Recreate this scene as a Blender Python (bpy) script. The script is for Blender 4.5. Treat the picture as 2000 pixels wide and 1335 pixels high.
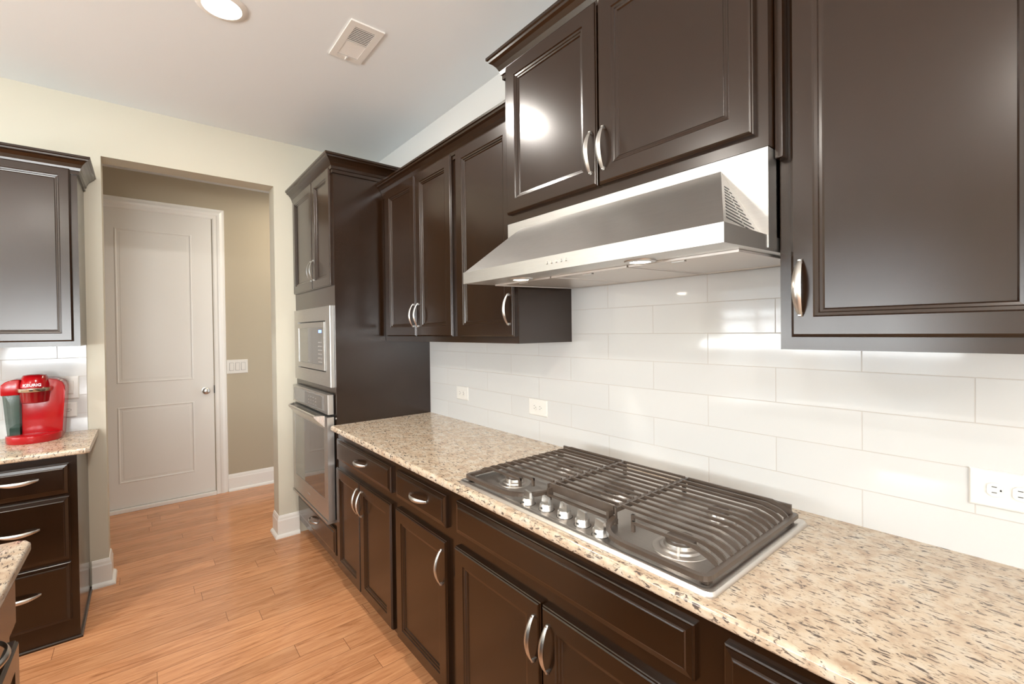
import bpy, bmesh, math
from mathutils import Vector, Matrix

# ------------------------------------------------------------------ reset
for o in list(bpy.data.objects):
    bpy.data.objects.remove(o)
scene = bpy.context.scene
col = scene.collection

# ------------------------------------------------------------------ camera
F = Vector((0.62844409, 0.77779234, -0.00985404)).normalized()
Rv = Vector((0.7776948, -0.62852133, -0.01231786)).normalized()
Uv = Rv.cross(F).normalized()
cam_data = bpy.data.cameras.new('camera')
cam = bpy.data.objects.new('camera', cam_data)
col.objects.link(cam)
M3 = Matrix((Rv, Uv, -F)).transposed()
cam.matrix_world = Matrix.Translation((-1.48192, -2.65032, 1.44540)) @ M3.to_4x4()
cam_data.sensor_width = 36.0
cam_data.sensor_fit = 'HORIZONTAL'
cam_data.lens = 879.29 / 2000 * 36.0
cam_data.shift_x = 10.186 / 2000
cam_data.shift_y = -12.258 / 2000
cam_data.clip_start = 0.02
scene.camera = cam

# ------------------------------------------------------------------ view + world
scene.view_settings.view_transform = 'Standard'
scene.view_settings.look = 'None'
scene.view_settings.gamma = 1.0
scene.view_settings.use_curve_mapping = False
scene.view_settings.exposure = 0.66

world = bpy.data.worlds.new('world')
scene.world = world
world.use_nodes = True
bg = world.node_tree.nodes['Background']
bg.inputs[0].default_value = (0.80, 0.90, 1.0, 1)
bg.inputs[1].default_value = 2.6

RX0, RY0, YW, YD, ZC = -5.2, -6.2, 0.858, 2.2, 2.811     # room extents

def area(name, loc, aim, sx, sy, power, color, shape='RECTANGLE', spread=None):
    d = bpy.data.lights.new(name, 'AREA')
    d.shape = shape
    d.size = sx
    if shape in ('RECTANGLE', 'ELLIPSE'):
        d.size_y = sy
    d.energy = power
    d.color = color
    if spread: d.spread = spread
    o = bpy.data.objects.new(name, d)
    o.location = loc
    o.rotation_euler = Vector(aim).to_track_quat('-Z', 'Z').to_euler()
    col.objects.link(o)
    return o

# daylight coming in through the windows behind the camera and on the far left of the room
BACK_WIN = [(-4.1, 1.3), (-2.5, 1.3)]       # x centre, width   (wall y = RY0)
LEFT_WIN = [(-3.6, 1.2), (-1.25, 1.2), (0.05, 1.0)]        # y centre, width   (wall x = RX0)
DAY = (0.91, 0.97, 1.0)
for x, w in BACK_WIN:
    area('window_daylight', (x, RY0 - 0.22, 1.45), (0, 1, 1.5), w, 1.5, 130, DAY)
for (y, w), pw in zip(LEFT_WIN, (24, 62, 82)):
    area('window_daylight', (RX0 - 0.22, y, 1.45), (1, 0, 1.5), w, 1.5, pw, DAY)
CANS = [(-1.205, -0.45), (-2.3, -3.4), (-3.0, -0.9), (-3.0, -2.7), (-1.205, -5.2), (-3.0, -4.5)]  # only the first is in view; the others are added to provide light
for x, y in CANS:
    area('ceiling_lamp_light', (x, y, ZC - 0.012), (0, 0, -1), 0.13, 0.13, 13, (1.0, 0.96, 0.90), 'DISK')
area('hall_fill_light', (-0.2, 1.55, ZC - 0.02), (0, 0, -1), 0.3, 0.3, 7, (1.0, 0.86, 0.66), 'DISK')  # unseen source added to brighten the hall and its door

# ------------------------------------------------------------------ materials
def new_mat(name):
    m = bpy.data.materials.new(name)
    m.use_nodes = True
    nt = m.node_tree
    return m, nt, nt.nodes['Principled BSDF']

def node(nt, typ, **kw):
    n = nt.nodes.new(typ)
    for k, v in kw.items():
        setattr(n, k, v)
    return n

def coords(nt, kind='obj', scale=(1, 1, 1), rot=(0, 0, 0)):
    if kind == 'obj':
        t = node(nt, 'ShaderNodeTexCoord'); out = t.outputs['Object']
    else:
        t = node(nt, 'ShaderNodeNewGeometry'); out = t.outputs['Position']
    mp = node(nt, 'ShaderNodeMapping')
    mp.inputs['Scale'].default_value = scale
    mp.inputs['Rotation'].default_value = rot
    nt.links.new(out, mp.inputs['Vector'])
    return mp.outputs[0]

def noise(nt, vec, scale, detail=2, rough=0.5, dist=0.0):
    n = node(nt, 'ShaderNodeTexNoise')
    n.inputs['Scale'].default_value = scale
    n.inputs['Detail'].default_value = detail
    n.inputs['Roughness'].default_value = rough
    n.inputs['Distortion'].default_value = dist
    nt.links.new(vec, n.inputs['Vector'])
    return n.outputs[0]

def ramp(nt, fac, stops):
    r = node(nt, 'ShaderNodeValToRGB')
    e = r.color_ramp.elements
    while len(e) < len(stops): e.new(0.5)
    for i, (p, c) in enumerate(stops):
        e[i].position = p
        e[i].color = (c, c, c, 1) if isinstance(c, (int, float)) else (*c, 1)
    nt.links.new(fac, r.inputs[0])
    return r.outputs[0]

def mix(nt, fac, a, b):
    m = node(nt, 'ShaderNodeMix', data_type='RGBA')
    for inp, v in ((m.inputs[0], fac), (m.inputs[6], a), (m.inputs[7], b)):
        if isinstance(v, (int, float)): inp.default_value = v
        elif isinstance(v, tuple): inp.default_value = (*v, 1)
        else: nt.links.new(v, inp)
    return m.outputs[2]

def bump(nt, bsdf, h, strength=0.2, dist=0.002):
    b = node(nt, 'ShaderNodeBump')
    b.inputs['Strength'].default_value = strength
    b.inputs['Distance'].default_value = dist
    nt.links.new(h, b.inputs['Height'])
    nt.links.new(b.outputs[0], bsdf.inputs['Normal'])

def simple(name, c, rough=0.5, metal=0.0, spec=0.5, coat=0.0, var=0.0, scale=12):
    m, nt, b = new_mat(name)
    b.inputs['Roughness'].default_value = rough
    b.inputs['Metallic'].default_value = metal
    b.inputs['Specular IOR Level'].default_value = spec
    b.inputs['Coat Weight'].default_value = coat
    b.inputs['Coat Roughness'].default_value = 0.06
    n = noise(nt, coords(nt), scale, 3)
    v = max(var, 0.01)
    c2 = tuple(x * (1 - v) for x in c)
    nt.links.new(mix(nt, n, c, c2), b.inputs['Base Color'])
    return m

def wood_dark():
    m, nt, b = new_mat('espresso_wood')
    v = coords(nt, 'geo', (14, 14, 1.2))
    n = noise(nt, v, 3.0, 5, 0.6, 0.6)
    c = ramp(nt, n, [(0.25, (0.0155, 0.0062, 0.0022)), (0.75, (0.019, 0.0076, 0.0027))])
    nt.links.new(c, b.inputs['Base Color'])
    n2 = noise(nt, coords(nt, 'geo', (3, 3, 1.5)), 5.0, 3)
    nt.links.new(ramp(nt, n2, [(0.0, 0.20), (1.0, 0.24)]), b.inputs['Roughness'])
    b.inputs['Specular IOR Level'].default_value = 0.50
    b.inputs['Specular Tint'].default_value = (1.0, 0.96, 0.92, 1)
    b.inputs['Coat Weight'].default_value = 0.22
    b.inputs['Coat Roughness'].default_value = 0.20
    return m

def granite():
    m, nt, b = new_mat('granite')
    fine = noise(nt, coords(nt, 'geo'), 26, 4, 0.6, 0.3)
    base = ramp(nt, fine, [(0.30, (0.45, 0.32, 0.22)), (0.50, (0.58, 0.46, 0.335)), (0.70, (0.64, 0.56, 0.455))])
    v = coords(nt, 'geo', (120, 38, 78), (0, 0, math.radians(24)))
    f1 = noise(nt, v, 1.15, 3, 0.62, 0.8)
    m1 = ramp(nt, f1, [(0.560, 0.0), (0.625, 0.95)])
    v2 = coords(nt, 'geo', (52, 22, 50), (0, 0, math.radians(16)))
    f2 = noise(nt, v2, 1.5, 5, 0.7, 0.9)
    m2 = ramp(nt, f2, [(0.55, 0.0), (0.70, 0.55)])
    c = mix(nt, m2, base, (0.34, 0.255, 0.20))
    c = mix(nt, m1, c, (0.085, 0.062, 0.052))
    v3 = coords(nt, 'geo', (150, 60, 120), (0, 0, math.radians(24)))
    m3 = ramp(nt, noise(nt, v3, 1.0, 2, 0.5), [(0.66, 0.0), (0.70, 0.75)])
    c = mix(nt, m3, c, (0.12, 0.085, 0.07))
    nt.links.new(c, b.inputs['Base Color'])
    b.inputs['Roughness'].default_value = 0.13
    b.inputs['Specular IOR Level'].default_value = 0.5
    return m

def steel(name, c=(0.62, 0.60, 0.57), rough=0.24, axis=(2, 60, 60), st=0.10):
    m, nt, b = new_mat(name)
    b.inputs['Metallic'].default_value = 1.0
    n = noise(nt, coords(nt, 'geo', axis), 9, 3, 0.6)
    nt.links.new(mix(nt, n, c, tuple(x * 0.86 for x in c)), b.inputs['Base Color'])
    nt.links.new(ramp(nt, n, [(0.2, rough * 0.85), (0.8, rough * 1.2)]), b.inputs['Roughness'])
    bump(nt, b, noise(nt, coords(nt, 'geo', tuple(a * 0.06 + 1 for a in axis)), 3.0, 2), st, 0.004)
    return m

def tile():
    m, nt, b = new_mat('white_subway_tile')
    t = node(nt, 'ShaderNodeNewGeometry')
    sep = node(nt, 'ShaderNodeSeparateXYZ'); nt.links.new(t.outputs['Position'], sep.inputs[0])
    # along-wall coordinate: -y on the right wall, x on the far wall
    add = node(nt, 'ShaderNodeMath', operation='SUBTRACT')
    nt.links.new(sep.outputs[0], add.inputs[0]); nt.links.new(sep.outputs[1], add.inputs[1])
    off = node(nt, 'ShaderNodeMath', operation='ADD'); off.inputs[1].default_value = 10 * 0.418 - 0.014
    nt.links.new(add.outputs[0], off.inputs[0])
    zz = node(nt, 'ShaderNodeMath', operation='SUBTRACT'); zz.inputs[1].default_value = 0.914 - 0.006
    nt.links.new(sep.outputs[2], zz.inputs[0])
    cmb = node(nt, 'ShaderNodeCombineXYZ')
    nt.links.new(off.outputs[0], cmb.inputs[0]); nt.links.new(zz.outputs[0], cmb.inputs[1])
    br = node(nt, 'ShaderNodeTexBrick')
    br.offset = 0.5; br.offset_frequency = 2; br.squash = 1.0
    br.inputs['Scale'].default_value = 1.0
    br.inputs['Mortar Size'].default_value = 0.0014
    br.inputs['Mortar Smooth'].default_value = 0.35
    br.inputs['Bias'].default_value = 0.0
    br.inputs['Brick Width'].default_value = 0.418
    br.inputs['Row Height'].default_value = 0.1045
    br.inputs['Color1'].default_value = (0.61, 0.60, 0.58, 1)
    br.inputs['Color2'].default_value = (0.585, 0.575, 0.557, 1)
    br.inputs['Mortar'].default_value = (0.52, 0.48, 0.44, 1)
    nt.links.new(cmb.outputs[0], br.inputs['Vector'])
    nt.links.new(br.outputs['Color'], b.inputs['Base Color'])
    b.inputs['Specular IOR Level'].default_value = 0.35
    nt.links.new(ramp(nt, br.outputs['Fac'], [(0.0, 0.07), (1.0, 0.6)]), b.inputs['Roughness'])
    inv = node(nt, 'ShaderNodeMath', operation='SUBTRACT'); inv.inputs[0].default_value = 1.0
    nt.links.new(br.outputs['Fac'], inv.inputs[1])
    bump(nt, b, inv.outputs[0], 0.5, 0.002)
    return m

def floor_mat():
    m, nt, b = new_mat('oak_plank_floor')
    t = node(nt, 'ShaderNodeNewGeometry')
    br = node(nt, 'ShaderNodeTexBrick')
    br.offset = 0.0; br.offset_frequency = 2
    br.inputs['Scale'].default_value = 1.0
    br.inputs['Mortar Size'].default_value = 0.0011
    br.inputs['Mortar Smooth'].default_value = 0.2
    br.inputs['Brick Width'].default_value = 1.25
    br.inputs['Row Height'].default_value = 0.100
    br.inputs['Color1'].default_value = (0, 0, 0, 1)
    br.inputs['Color2'].default_value = (1, 1, 1, 1)
    br.inputs['Mortar'].default_value = (0.5, 0.5, 0.5, 1)
    sp = node(nt, 'ShaderNodeSeparateXYZ'); nt.links.new(t.outputs['Position'], sp.inputs[0])
    dv = node(nt, 'ShaderNodeMath', operation='DIVIDE'); dv.inputs[1].default_value = 0.100
    nt.links.new(sp.outputs[1], dv.inputs[0])
    fl = node(nt, 'ShaderNodeMath', operation='FLOOR'); nt.links.new(dv.outputs[0], fl.inputs[0])
    wn = node(nt, 'ShaderNodeTexWhiteNoise', noise_dimensions='1D'); nt.links.new(fl.outputs[0], wn.inputs['W'])
    ma = node(nt, 'ShaderNodeMath', operation='MULTIPLY_ADD'); ma.inputs[1].default_value = 6.3
    nt.links.new(wn.outputs['Value'], ma.inputs[0]); nt.links.new(sp.outputs[0], ma.inputs[2])
    cb = node(nt, 'ShaderNodeCombineXYZ')
    nt.links.new(ma.outputs[0], cb.inputs[0]); nt.links.new(sp.outputs[1], cb.inputs[1])
    nt.links.new(cb.outputs[0], br.inputs['Vector'])
    # grain: stretched noise, shifted per plank
    sc = node(nt, 'ShaderNodeVectorMath', operation='SCALE'); sc.inputs[3].default_value = 7.3
    nt.links.new(br.outputs['Color'], sc.inputs[0])
    ad = node(nt, 'ShaderNodeVectorMath', operation='ADD')
    nt.links.new(t.outputs['Position'], ad.inputs[0]); nt.links.new(sc.outputs[0], ad.inputs[1])
    mp = node(nt, 'ShaderNodeMapping'); mp.inputs['Scale'].default_value = (1.7, 17, 1)
    nt.links.new(ad.outputs[0], mp.inputs['Vector'])
    g = noise(nt, mp.outputs[0], 1.6, 7, 0.68, 1.6)
    c = ramp(nt, g, [(0.28, (0.34, 0.135, 0.055)), (0.44, (0.56, 0.250, 0.112)), (0.68, (0.73, 0.37, 0.180))])
    tint = mix(nt, br.outputs['Color'], (0.84, 0.82, 0.80), (1.08, 1.06, 1.04))
    mul = node(nt, 'ShaderNodeMix', data_type='RGBA', blend_type='MULTIPLY')
    mul.inputs[0].default_value = 1.0
    nt.links.new(c, mul.inputs[6]); nt.links.new(tint, mul.inputs[7])
    c = mix(nt, br.outputs['Fac'], mul.outputs[2], (0.17, 0.07, 0.032))
    nt.links.new(c, b.inputs['Base Color'])
    nt.links.new(ramp(nt, g, [(0.2, 0.21), (0.8, 0.15)]), b.inputs['Roughness'])
    inv = node(nt, 'ShaderNodeMath', operation='SUBTRACT'); inv.inputs[0].default_value = 1.0
    nt.links.new(br.outputs['Fac'], inv.inputs[1])
    n2 = noise(nt, coords(nt, 'geo', (2, 9, 1)), 3, 2)
    s = node(nt, 'ShaderNodeMath', operation='MULTIPLY_ADD'); s.inputs[1].default_value = 0.35
    nt.links.new(n2, s.inputs[0]); nt.links.new(inv.outputs[0], s.inputs[2])
    bump(nt, b, s.outputs[0], 0.16, 0.0015)
    b.inputs['Specular IOR Level'].default_value = 0.5
    return m

def paint(name, c, rough=0.6):
    m, nt, b = new_mat(name)
    b.inputs['Roughness'].default_value = rough
    b.inputs['Specular IOR Level'].default_value = 0.3
    n = noise(nt, coords(nt, 'geo'), 1.5, 2)
    nt.links.new(mix(nt, n, c, tuple(x * 0.98 for x in c)), b.inputs['Base Color'])
    bump(nt, b, noise(nt, coords(nt, 'geo'), 260, 2), 0.05, 0.001)
    return m

def emit(name, c, s):
    m, nt, b = new_mat(name)
    b.inputs['Emission Color'].default_value = (*c, 1)
    b.inputs['Emission Strength'].default_value = s
    n = noise(nt, coords(nt), 5)
    nt.links.new(mix(nt, n, c, c), b.inputs['Base Color'])
    return m

def glassy(name, c, rough=0.05, alpha=0.35):
    m, nt, b = new_mat(name)
    n = noise(nt, coords(nt), 5)
    nt.links.new(mix(nt, n, c, tuple(x * .95 for x in c)), b.inputs['Base Color'])
    b.inputs['Roughness'].default_value = rough
    b.inputs['Alpha'].default_value = alpha
    return m

WOOD = wood_dark()
GRAN = granite()
STEEL = steel('brushed_stainless', c=(0.64, 0.625, 0.60), axis=(60, 2, 60), rough=0.38)
STEEL_X = steel('brushed_stainless_cross', axis=(60, 60, 2), rough=0.27)
COOK = steel('cooktop_stainless', c=(0.68, 0.64, 0.60), axis=(60, 2, 60), rough=0.33, st=0.03)
NICK = steel('satin_nickel', c=(0.68, 0.675, 0.65), axis=(5, 5, 5), rough=0.34, st=0.0)
KNOB = steel('knob_metal', c=(0.66, 0.64, 0.61), axis=(5, 5, 5), rough=0.30, st=0.0)
TILE = tile()
FLOOR = floor_mat()
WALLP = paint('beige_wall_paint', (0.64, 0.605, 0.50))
WALLR = paint('wall_paint_lit_tone', (0.68, 0.675, 0.65))  # same paint as the far wall; its brighter light is put into the colour
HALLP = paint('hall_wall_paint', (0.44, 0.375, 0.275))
CEILP = paint('ceiling_paint', (0.82, 0.85, 0.86))
TRIM = simple('white_trim_paint', (0.82, 0.79, 0.74), 0.3)
DOORP = simple('door_paint', (0.78, 0.75, 0.70), 0.32)
PLATE = simple('white_plate_plastic', (0.72, 0.69, 0.64), 0.28)
BLACK = simple('black_plastic', (0.012, 0.012, 0.012), 0.35)
DGLASS = simple('dark_appliance_glass', (0.05, 0.045, 0.04), 0.05, spec=0.9, coat=0.6)
GREYP = simple('grey_control_panel', (0.20, 0.19, 0.18), 0.18, spec=0.6)
IRON = simple('cast_iron_grate', (0.085, 0.060, 0.044), 0.30, spec=0.6, var=0.25, scale=40)
RED = simple('glossy_red_plastic', (0.38, 0.003, 0.006), 0.20, coat=0.15)
DRED = simple('deep_red_plastic', (0.24, 0.003, 0.006), 0.15, coat=0.5)
SILV = steel('champagne_band', c=(0.66, 0.60, 0.48), axis=(5, 5, 5), rough=0.2, st=0.0)
TANK = glassy('smoky_green_tank', (0.045, 0.085, 0.065), 0.06, 0.62)
WATER = glassy('dark_tank_base', (0.02, 0.02, 0.02), 0.1, 0.9)
WHITE = simple('white_print', (0.85, 0.85, 0.85), 0.4)
GREYMK = simple('grey_print', (0.35, 0.33, 0.31), 0.4)
LAMPE = emit('lamp_lens_glow', (1.0, 0.93, 0.82), 9)
HOODE = emit('hood_lens_glow', (1.0, 0.93, 0.80), 14)
BLUEE = emit('blue_clock_digits', (0.15, 0.25, 1.0), 2.0)
BLIND = simple('white_blind_slat', (0.80, 0.79, 0.76), 0.4)
FILT = simple('pale_filter_mesh', (0.62, 0.58, 0.54), 0.35, metal=0.6)

# ------------------------------------------------------------------ object helpers
def root_of(o):
    while o.parent: o = o.parent
    return o

def obj(name, bm, mat, parent=None, smooth=False):
    """bm holds world coordinates; the mesh is stored relative to its top-level thing."""
    if parent is not None:
        bmesh.ops.translate(bm, verts=bm.verts, vec=-root_of(parent).location)
    bmesh.ops.recalc_face_normals(bm, faces=bm.faces)
    me = bpy.data.meshes.new(name)
    bm.to_mesh(me); bm.free()
    mats = mat if isinstance(mat, (list, tuple)) else [mat]
    for m in mats: me.materials.append(m)
    if smooth:
        for p in me.polygons: p.use_smooth = True
        try: me.set_sharp_from_angle(angle=math.radians(35))
        except Exception: pass
    o = bpy.data.objects.new(name, me)
    col.objects.link(o)
    o.parent = parent
    return o

def thing(name, label, cat, loc, group=None):
    o = bpy.data.objects.new(name, None)
    o.empty_display_size = 0.05
    o.location = loc
    col.objects.link(o)
    o['label'] = label; o['category'] = cat
    if group: o['group'] = group
    return o

def tag(o, label, cat, group=None):
    o['label'] = label; o['category'] = cat
    if group: o['group'] = group
    return o

def struct(name, bm, mat, parent=None, smooth=False):
    o = obj(name, bm, mat, parent, smooth)
    if parent is None: o['kind'] = 'structure'
    return o

class Fr:
    def __init__(s, O, U, V, W):
        s.O, s.U, s.V, s.W = Vector(O), Vector(U), Vector(V), Vector(W)
    def __call__(s, u, v, w):
        return s.O + s.U * u + s.V * v + s.W * w

RUN = Fr((0, 0, 0), (0, -1, 0), (0, 0, 1), (-1, 0, 0))     # u = -y, v = z, w = -x   (right wall)
FAR = Fr((0, YW, 0), (1, 0, 0), (0, 0, 1), (0, -1, 0))     # u = x,  v = z, w = YW - y
ISL = Fr((0, 0, 0), (0, 1, 0), (0, 0, 1), (1, 0, 0))       # u = y,  v = z, w = x
WLD = Fr((0, 0, 0), (1, 0, 0), (0, 1, 0), (0, 0, 1))
HAL = Fr((0, YD, 0), (1, 0, 0), (0, 0, 1), (0, -1, 0))

def box(bm, fr, u0, u1, v0, v1, w0, w1, bev=0.0, seg=2):
    vs = [bm.verts.new(fr(u, v, w)) for u in (u0, u1) for v in (v0, v1) for w in (w0, w1)]
    idx = [(0, 1, 3, 2), (4, 6, 7, 5), (0, 4, 5, 1), (2, 3, 7, 6), (0, 2, 6, 4), (1, 5, 7, 3)]
    fs = [bm.faces.new([vs[i] for i in f]) for f in idx]
    if bev > 0:
        es = list({e for f in fs for e in f.edges})
        bmesh.ops.bevel(bm, geom=es, offset=bev, segments=seg, profile=0.6, affect='EDGES')
    return bm

def nb(): return bmesh.new()

def bxo(name, fr, dims, mat, parent=None, bev=0.0, seg=2, smooth=False):
    return obj(name, box(nb(), fr, *dims, bev=bev, seg=seg), mat, parent, smooth)

def loft(bm, rings, cap0=True, cap1=True, closed=True):
    vr = [[bm.verts.new(p) for p in r] for r in rings]
    n = len(vr[0])
    for a, b in zip(vr, vr[1:]):
        for i in range(n if closed else n - 1):
            j = (i + 1) % n
            bm.faces.new((a[i], a[j], b[j], b[i]))
    if cap0: bm.faces.new(vr[0][::-1])
    if cap1: bm.faces.new(vr[-1])
    return bm

def rect_loft(bm, fr, u0, u1, v0, v1, prof):
    rings = []
    for ins, w in prof:
        rings.append([fr(u0 + ins, v0 + ins, w), fr(u1 - ins, v0 + ins, w), fr(u1 - ins, v1 - ins, w), fr(u0 + ins, v1 - ins, w)])
    return loft(bm, rings)

def door_prof(w0, st=0.052):
    return [(0, w0), (0, w0 + .013), (.0025, w0 + .0145), (.0035, w0 + .018), (.007, w0 + .020),
            (st, w0 + .020), (st + .003, w0 + .0165), (st + .009, w0 + .0155), (st + .011, w0 + .012),
            (st + .016, w0 + .011), (st + .019, w0 + .0075)]

def drawer_prof(w0):
    return [(0, w0), (0, w0 + .010), (.003, w0 + .0115), (.004, w0 + .0145), (.016, w0 + .0165),
            (.018, w0 + .019), (.021, w0 + .020)]

def panel_door(fr, u0, u1, v0, v1, w0, parent, name='door', st=0.052, mat=None):
    return obj(name, rect_loft(nb(), fr, u0, u1, v0, v1, door_prof(w0, st)), mat or WOOD, parent)

def drawer_front(fr, u0, u1, v0, v1, w0, parent, name='drawer'):
    return obj(name, rect_loft(nb(), fr, u0, u1, v0, v1, drawer_prof(w0)), WOOD, parent)

def pull(fr, u, v, w0, parent, length=0.135, vertical=True, lean=0.0):
    """arched satin bow pull: wide thin ends touching the door, slimmer raised middle with a crest"""
    bm = nb(); rings = []
    n = 20
    for i in range(n + 1):
        t = i / n
        s = (t - 0.5) * length
        arch = 0.027 * math.sin(math.pi * t) ** 0.75 + 0.002
        hw = 0.0042 + 0.0052 * math.sin(math.pi * t) ** 0.8
        th = 0.0022 + 0.002 * math.sin(math.pi * t)
        k = lean * math.sin(math.pi * t)
        pts = []
        for a, b in ((-1, 0), (-0.5, .8), (0, 1.15), (0.5, .8), (1, 0), (0, -0.8)):
            o, z = a * hw + k, w0 + arch + b * th
            pts.append(fr(u + o, v + s, z) if vertical else fr(u + s, v + o, z))
        rings.append(pts)
    loft(bm, rings)
    for e in (-1, 1):                                       # feet that meet the door
        s = e * (length / 2 - 0.006)
        if vertical: box(bm, fr, u - .003, u + .003, v + s - .004, v + s + .004, w0 - .0005, w0 + .009)
        else: box(bm, fr, u + s - .004, u + s + .004, v - .003, v + .003, w0 - .0005, w0 + .009)
    o = obj('handle', bm, NICK, parent, True)
    return o

def sweep(bm, path, prof, closed=False):
    """path: list of (x, y); prof: list of (out, z); outwards is to the right of travel; mitred"""
    n = len(path); rings = []
    P = [Vector(p) for p in path]
    for i in range(n):
        if i > 0: d1 = (P[i] - P[i - 1]).normalized()
        else: d1 = (P[1] - P[0]).normalized() if not closed else (P[0] - P[-1]).normalized()
        if i < n - 1: d2 = (P[i + 1] - P[i]).normalized()
        else: d2 = d1 if not closed else (P[0] - P[-1]).normalized()
        n1 = Vector((d1.y, -d1.x)); n2 = Vector((d2.y, -d2.x))
        m = (n1 + n2); m = m / max(m.dot(n1), 1e-4) if m.length > 1e-6 else n1
        rings.append([(P[i].x + m.x * o, P[i].y + m.y * o, z) for o, z in prof])
    if closed: rings.append(rings[0])
    return loft(bm, rings, not closed, not closed)

CROWN = [(0, -.028), (.008, -.028), (.008, -.012), (.013, -.010), (.016, .004), (.024, .020),
         (.036, .034), (.046, .040), (.048, .047), (.054, .050), (.054, .060), (0, .060)]

def crown(path, z, parent, s=1.0):
    return obj('crown_moulding', sweep(nb(), path, [(o * s, z + h * s) for o, h in CROWN]), WOOD, parent)

def cyl(bm, c, r0, r1, h, n=32, axis='z', cap=True):
    ax = {'z': (Vector((1, 0, 0)), Vector((0, 1, 0)), Vector((0, 0, 1))),
          'x': (Vector((0, 1, 0)), Vector((0, 0, 1)), Vector((1, 0, 0))),
          'y': (Vector((1, 0, 0)), Vector((0, 0, -1)), Vector((0, 1, 0)))}[axis]
    c = Vector(c)
    rings = []
    for r, k in ((r0, 0), (r1, h)):
        rings.append([c + ax[2] * k + (ax[0] * math.cos(2 * math.pi * i / n) + ax[1] * math.sin(2 * math.pi * i / n)) * r for i in range(n)])
    return loft(bm, rings, cap, cap)

def lathe(bm, c, prof, n=32, axis='z', cap=True):
    ax = {'z': (Vector((1, 0, 0)), Vector((0, 1, 0)), Vector((0, 0, 1))),
          'y': (Vector((1, 0, 0)), Vector((0, 0, 1)), Vector((0, -1, 0)))}[axis]
    c = Vector(c)
    rings = [[c + ax[2] * k + (ax[0] * math.cos(2 * math.pi * i / n) + ax[1] * math.sin(2 * math.pi * i / n)) * r for i in range(n)] for r, k in prof]
    return loft(bm, rings, cap, cap)

def prism(bm, fr, pts, w0, w1):
    return loft(bm, [[fr(u, v, w0) for u, v in pts], [fr(u, v, w1) for u, v in pts]])

# ------------------------------------------------------------------ room shell
struct('floor', box(nb(), WLD, RX0 - .1, 0.75, RY0 - .1, 2.35, -0.06, 0.0), FLOOR)
struct('ceiling', box(nb(), WLD, RX0 - .1, 0.75, RY0 - .1, 2.35, ZC, ZC + 0.06), CEILP)
struct('wall_right', box(nb(), WLD, 0.008, 0.12, RY0, YW, 0, ZC), WALLR)
bm = nb()
OXL, OXR, OZ = -1.657, -0.749, 2.489
box(bm, WLD, RX0, OXL, YW, 1.005, 0, ZC)
box(bm, WLD, OXR, 0.12, YW, 1.005, 0, ZC)
box(bm, WLD, OXL, OXR, YW, 1.005, OZ, ZC)
struct('wall_far', bm, WALLP)
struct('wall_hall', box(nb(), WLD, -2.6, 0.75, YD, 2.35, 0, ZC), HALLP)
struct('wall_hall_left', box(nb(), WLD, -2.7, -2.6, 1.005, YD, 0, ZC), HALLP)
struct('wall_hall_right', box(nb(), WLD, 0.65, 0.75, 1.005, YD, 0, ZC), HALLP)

def wall_with_windows(name, fr, a0, a1, wins, z0=0.85, z1=2.3):
    bm = nb(); cur = a0
    for c, w in sorted(wins):
        box(bm, fr, cur, c - w / 2, 0, ZC, 0, 0.12)
        box(bm, fr, c - w / 2, c + w / 2, 0, z0, 0, 0.12)
        box(bm, fr, c - w / 2, c + w / 2, z1, ZC, 0, 0.12)
        cur = c + w / 2
    box(bm, fr, cur, a1, 0, ZC, 0, 0.12)
    struct(name, bm, WALLP)

BKF = Fr((0, RY0, 0), (1, 0, 0), (0, 0, 1), (0, -1, 0))
LTF = Fr((RX0, 0, 0), (0, 1, 0), (0, 0, 1), (-1, 0, 0))
wall_with_windows('wall_back', BKF, RX0 - .1, 0.12, BACK_WIN)
wall_with_windows('wall_left', LTF, RY0 - .1, YW, LEFT_WIN)
k = 0
for fr, wins in ((BKF, BACK_WIN), (LTF, LEFT_WIN)):
    for c, w in wins:
        k += 1
        bm = nb()
        a, b = c - w / 2, c + w / 2
        for u0, u1, v0, v1 in ((a - .08, a + .03, .77, 2.38), (b - .03, b + .08, .77, 2.38), (a - .08, b + .08, .77, .88), (a - .08, b + .08, 2.27, 2.38), (a, b, 1.55, 1.59), (c - .02, c + .02, .88, 2.27)):
            box(bm, fr, u0, u1, v0, v1, -.02, .05)
        wo = struct('window_%d' % k, bm, TRIM)
        bm = nb()
        for i in range(30):
            z = 0.90 + i * 0.046
            q = [bm.verts.new(fr(u, z + dz, -0.022 + dw)) for u, dz, dw in ((a + .03, 0, -.018), (b - .03, 0, -.018), (b - .03, .014, .018), (a + .03, .014, .018))]
            q2 = [bm.verts.new(fr(u, z + dz + .003, -0.022 + dw)) for u, dz, dw in ((a + .03, 0, -.018), (b - .03, 0, -.018), (b - .03, .014, .018), (a + .03, .014, .018))]
            bm.faces.new(q); bm.faces.new(q2[::-1])
            for i1 in range(4):
                j1 = (i1 + 1) % 4
                bm.faces.new((q[i1], q2[i1], q2[j1], q[j1]))
        obj('window_blind', bm, BLIND, wo)

# backsplashes
bm = nb()
box(bm, WLD, 0.0, 0.008, -3.6, 0.0, 0.914, 1.40)
box(bm, WLD, 0.0, 0.008, -2.232, -1.274, 1.40, 1.66)
struct('wall_backsplash_right', bm, TILE)
struct('wall_backsplash_far', box(nb(), WLD, -2.6, -1.735, 0.850, 0.858, 0.914, 1.40), TILE)

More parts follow.
